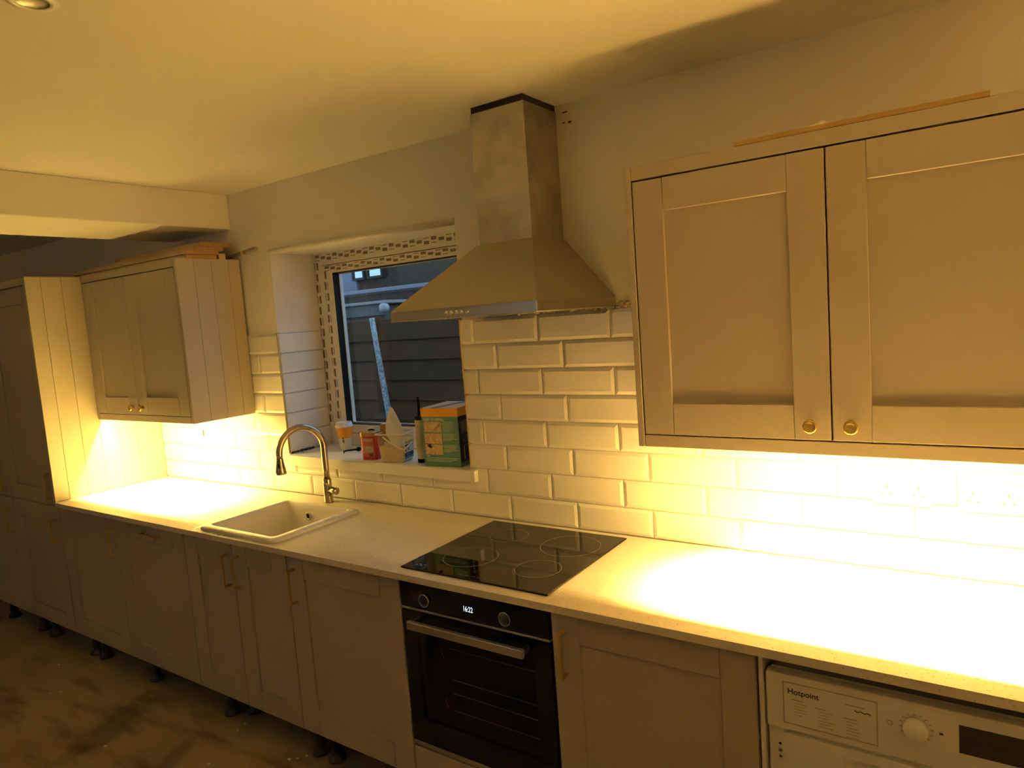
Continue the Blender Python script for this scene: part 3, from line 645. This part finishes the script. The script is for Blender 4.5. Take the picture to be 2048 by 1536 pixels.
# black clip
t = local('tile_clip', (-1.035, .125), 'small black plastic clip lying on the sill beside the red tin', 'clip', .0)
L(MB().tube([(-.020, -.036, .003), (-.020, -.038, .012), (-.012, -.022, .014), (.002, .012, .013), (.006, .024, .012)], [.003, .004, .0042, .0048, .006], 8), 'arm', M_black, t)
L(MB().sphere((.010, .034, .012), .013, (1, 1, .9), 12, 8), 'boss', M_black, t)
# plastic tub with powder, handle, label
t = local('plastic_tub', (-.655, .050), 'clear plastic tub part filled with pale powder on the sill', 'tub', .26)
bw, bd, tw, td, H = .058, .048, .069, .059, .132
L(MB().loft([rrect(-bw, bw, -bd, bd, .012, .0), rrect(-tw, tw, -td, td, .013, H)], True, False), 'tub_wall', M_tub, t)
L(MB().loft([rrect(-tw + .0005, tw - .0005, -td + .0005, td - .0005, .013, H - .006), rrect(-tw - .005, tw + .005, -td - .005, td + .005, .016, H - .004), rrect(-tw - .005, tw + .005, -td - .005, td + .005, .016, H), rrect(-tw + .001, tw - .001, -td + .001, td - .001, .013, H)], False, False), 'tub_rim', mat('clear_rim', (.75, .72, .66), .3), t)
f = .55; pw, pd = bw + (tw - bw) * f * .5 - .002, bd + (td - bd) * f * .5 - .002
L(MB().loft([rrect(-bw + .002, bw - .002, -bd + .002, bd - .002, .011, .0015), rrect(-bw - .0035, bw + .0035, -bd - .0035, bd + .0035, .011, H * f), rrect(-bw + .02, bw - .02, -bd + .02, bd - .02, .011, H * f + .008)], True, True), 'powder', mat('pale_powder', (.66, .55, .36), .95, var=.25, scale=160, bump=.6, bscale=160), t)
L(MB().tube([(-.030, -td - .003, H - .012), (.0, -td - .004, H - .035), (.045, -td - .003, .070), (tw + .002, -td + .0, .060), (tw + .004, -.02, .072), (tw + .004, .02, .080)], .0032, 8), 'tub_handle', mat('handle_plastic', (.80, .75, .62), .4), t)
lb = L(MB().hexa([(bw + .0015, -bd + .006, .008), (bw + .0025, -bd + .006, .008), (bw + .0025, bd - .006, .008), (bw + .0015, bd - .006, .008), (tw - .002, -td + .010, .096), (tw - .001, -td + .010, .096), (tw - .001, td - .010, .096), (tw - .002, td - .010, .096)]), 'label', mat('label_white', (.66, .66, .70), .5), t)
def onlab(y0, y1, z0, z1, m, n='label_print'):
    fx = lambda z: bw + .003 + (tw - bw - .004) * z / .10
    L(MB().hexa([(fx(z0), y0, z0), (fx(z0) + .0006, y0, z0), (fx(z0) + .0006, y1, z0), (fx(z0), y1, z0), (fx(z1), y0, z1), (fx(z1) + .0006, y0, z1), (fx(z1) + .0006, y1, z1), (fx(z1), y1, z1)]), n, m, lb)
M_navy = mat('navy_print', (.01, .02, .07), .5); M_blue = mat('blue_print', (.03, .16, .36), .5); M_yel = mat('yellow_print', (.55, .45, .02), .5)
onlab(-.038, .040, .082, .094, M_yel); onlab(-.038, .036, .070, .077, M_txt); onlab(-.034, -.028, .045, .062, M_txt); onlab(-.010, -.004, .048, .060, M_txt)
onlab(-.040, .040, .024, .040, M_navy); onlab(-.028, .010, .029, .035, M_plug); onlab(-.040, .040, .012, .024, M_blue)
# small brown box and spreader standing in the tub
o = thing('small_carton', (-.722, .078, SZ + .082), 'small brown carton standing in the plastic tub', 'carton', None, .35)
L(MB().box(-.032, .032, -.024, .024, 0, .082, .001), 'carton_body', mat('brown_card', (.40, .20, .045), .7), o)
L(MB().box(-.030, .030, -.022, .022, .082, .0845), 'carton_flap', mat('pale_paper', (.62, .64, .74), .7), o)
o = thing('spreader', (-.640, .045, SZ + .080), 'milky plastic pointed scoop standing up in the plastic tub', 'scoop', None, .30)
out = [(-.006, .165), (0, .168), (.006, .164), (.022, .130), (.040, .085), (.045, .055), (.040, .025), (.022, .004), (.0, .0), (-.020, .012), (-.040, .042), (-.041, .065), (-.033, .105), (-.016, .150)]
b = MB(); fr_ = [b.bm.verts.new((x - .012, -.010 * math.cos(x / .045 * 1.2), z)) for x, z in out]; bk_ = [b.bm.verts.new((x - .012, -.010 * math.cos(x / .045 * 1.2) + .003, z)) for x, z in out]
n_ = len(out)
cf = b.bm.verts.new((-.012, -.012, .075)); cb_ = b.bm.verts.new((-.012, -.009, .075))
for i in range(n_):
    j = (i + 1) % n_
    b.bm.faces.new([fr_[i], fr_[j], cf]); b.bm.faces.new([bk_[j], bk_[i], cb_]); b.bm.faces.new([fr_[j], fr_[i], bk_[i], bk_[j]])
L(b, 'scoop_blade', M_spread, o)
# sealant cartridge
t = local('sealant_cartridge', (-.508, .062), 'upright sealant cartridge with dark cap left of the teal box', 'cartridge')
L(MB().lathe([(.001, .0), (.0240, .0), (.0240, .016), (.0232, .0165)], (0, 0, 0), 'Z', 28, True, True, False), 'end_cap', M_black, t)
tb = L(MB().lathe([(.0236, .0162), (.0236, .190), (.022, .1905)], (0, 0, 0), 'Z', 28, True, False, True), 'tube_body', mat('cream_label', (.56, .48, .36), .5), t)
for k in range(13): L(MB().lathe([(.0237, .060 + k * .0085), (.0239, .0602 + k * .0085), (.0239, .0622 + k * .0085), (.0237, .0624 + k * .0085)], (0, 0, 0), 'Z', 20, True, False, False), 'label_line', M_txtg, tb)
L(MB().lathe([(.0235, .1905), (.0235, .205), (.017, .208), (.008, .210), (.006, .270), (.004, .292), (.001, .2925)], (0, 0, 0), 'Z', 24), 'nozzle', M_black, t)
# teal product box
th = .115
t = thing('product_box', (-.4376, -.006, SZ), 'teal cardboard box with orange-yellow top band at right end of sill', 'box', None, th)
W_, D_, H_ = .186, .215, .252
L(MB().box(0, W_, 0, D_, 0, H_, .0008), 'carton', mat('teal_card', (.075, .185, .16), .55), t)
L(MB().box(-.0006, W_ + .0006, -.0006, D_ + .0006, H_ - .036, H_ + .0002), 'top_band', mat('amber_band', (.72, .36, .02), .5), t)
L(MB().box(W_, W_ + .0008, .002, D_, .020, H_ - .0365), 'side_print', mat('navy_side', (.012, .014, .025), .4), t)
tp = L(MB().box(.001, W_ - .001, .001, D_ - .001, H_, H_ + .0012), 'top_flap', mat('kraft_top', (.46, .36, .24), .6), t)
L(MB().hexa([(.045, .002, H_ + .0012), (.085, .002, H_ + .0012), (.135, D_ - .002, H_ + .0012), (.095, D_ - .002, H_ + .0012), (.045, .002, H_ + .0016), (.085, .002, H_ + .0016), (.135, D_ - .002, H_ + .0016), (.095, D_ - .002, H_ + .0016)]), 'packing_tape', mat('parcel_tape', (.30, .29, .36), .15), tp)
M_pic = mat('chipboard_picture', (.50, .35, .19), .6, var=.35, scale=110); M_cream = mat('cream_print', (.64, .62, .46), .6)
for k, z in enumerate((.149, .099, .0515)):
    p = L(MB().box(.012, .100, -.0009, .0002, z, z + .0445), 'picture', M_pic, t)
    if k == 0:
        L(MB().prism([(.040, z + .030), (.093, z + .0445), (.060, z + .012)], 'Y', -.0013, -.0009), 'picture_shape', mat('paper_corner', (.60, .48, .32), .6), p)
        L(MB().prism([(.062, z + .012), (.096, z + .044), (.096, z + .026), (.048, z + .001)], 'Y', -.0013, -.0009), 'picture_shape', mat('shade_print', (.27, .18, .10), .6), p)
    if k == 1:
        for q in range(9): L(MB().box(.02 + (q * .037) % .07, .027 + (q * .037) % .07, -.0013, -.0009, z + .006 + (q * .013) % .036, z + .008 + (q * .013) % .036), 'picture_shape', mat('chip_mark', (.22, .12, .05), .6), p)
    if k == 2:
        L(MB().prism([(.022, z + .043), (.040, z + .044), (.048, z + .034), (.040, z + .027), (.024, z + .036)], 'Y', -.0013, -.0009), 'picture_shape', mat('maroon_print', (.035, .012, .008), .6), p)
def loc_text(body, size, x, z, bold=0.0, sx=1.0):
    cu = bpy.data.curves.new('lettering', 'FONT'); cu.body = body; cu.size = size; cu.extrude = .0003; cu.offset = bold; cu.align_y = 'CENTER'
    o = bpy.data.objects.new('lettering', cu); COL.objects.link(o); o.scale = (sx, 1, 1)
    as_mesh(o, 'lettering', M_cream, t, (x, -.0008, z), FRONT)
loc_text('HOW TO INSTALL', .0152, .010, .2035, .0005, .85); loc_text('STEP 4', .008, .014, .045, .0002, .8)
random.seed(5)
def lines(x0, x1, z, n, st=.0062):
    b = MB()
    for k in range(n):
        e = x1 - (random.uniform(0, .02) if k < n - 1 else .03)
        b.box(x0, e, -.0009, .0002, z - k * st - .0008, z - k * st + .0008)
    tag(L(b, 'printed_lines', M_cream, t), kind='stuff')
lines(.106, .178, .194, 8, .0055); lines(.106, .178, .142, 6, .0055); lines(.108, .178, .094, 6, .0055); lines(.014, .176, .037, 3, .0065)
L(MB().box(W_ + .0008, W_ + .0014, .02, .11, .140, .195), 'side_picture', mat('grey_picture', (.22, .19, .14), .5, var=.5, scale=40), t)
for k in range(4): L(MB().box(W_ + .0008, W_ + .0013, .02, .15, .128 - k * .008, .130 - k * .008), 'side_line', M_txtg, t)
L(MB().box(W_ + .0008, W_ + .0014, .030, .036, .030, .090), 'side_rule', M_cream, t)
L(MB().box(W_ + .0008, W_ + .0014, .030, .15, .088, .0905), 'side_rule', M_txtg, t)

# ------------------------------------------------------------------ water round the sink, grit on the floor
random.seed(11)
b = MB()
for i in range(100):
    if i < 22: x, y, r = -1.262 - abs(random.gauss(0, .018)), random.uniform(-.60, -.28), random.uniform(.005, .014)
    elif i < 60: x, y, r = random.uniform(-1.25, -.95), -.6125 + random.uniform(-.005, .006), random.uniform(.003, .008)
    else: x, y, r = random.uniform(-1.38, -1.26), random.uniform(-.58, -.50), random.uniform(.002, .005)
    if x > -1.243 and y > -.604: y = -.6135
    sx, sy = min(r, .006 if x > -1.25 else r) * random.uniform(.7, 1.2), r * (random.uniform(.9, 2.2) if i < 22 else 1)
    b.loft([[(x + sx * q * math.cos(a * PI / 6), y + sy * q * math.sin(a * PI / 6), h) for a in range(12)] for q, h in ((1, .0003), (.93, .0008), (.7, .0013), (.3, .0016))], True, True, True)
tag(b.build('water_drops', M_wet), 'wet drops and puddles on the worktop around the sink', 'water', kind='stuff')
b = MB()
for x, y in ((-2.295, -.865), (-2.26, -.83), (-.72, -.60), (-.70, -.57), (-.745, -.62), (-1.14, -.55), (-1.12, -.60), (-1.02, -.80), (-1.55, -.95), (-2.6, -.7)):
    b.box(x - .008, x + .006, y - .004, y + .005, FZ + .0002, FZ + .004)
tag(b.build('plaster_crumbs', mat('plaster_white', (.55, .50, .42), .9)), 'pale plaster crumbs scattered on the concrete floor', 'debris', kind='stuff')

for o in bpy.data.objects:
    if '_o' in o: del o['_o']
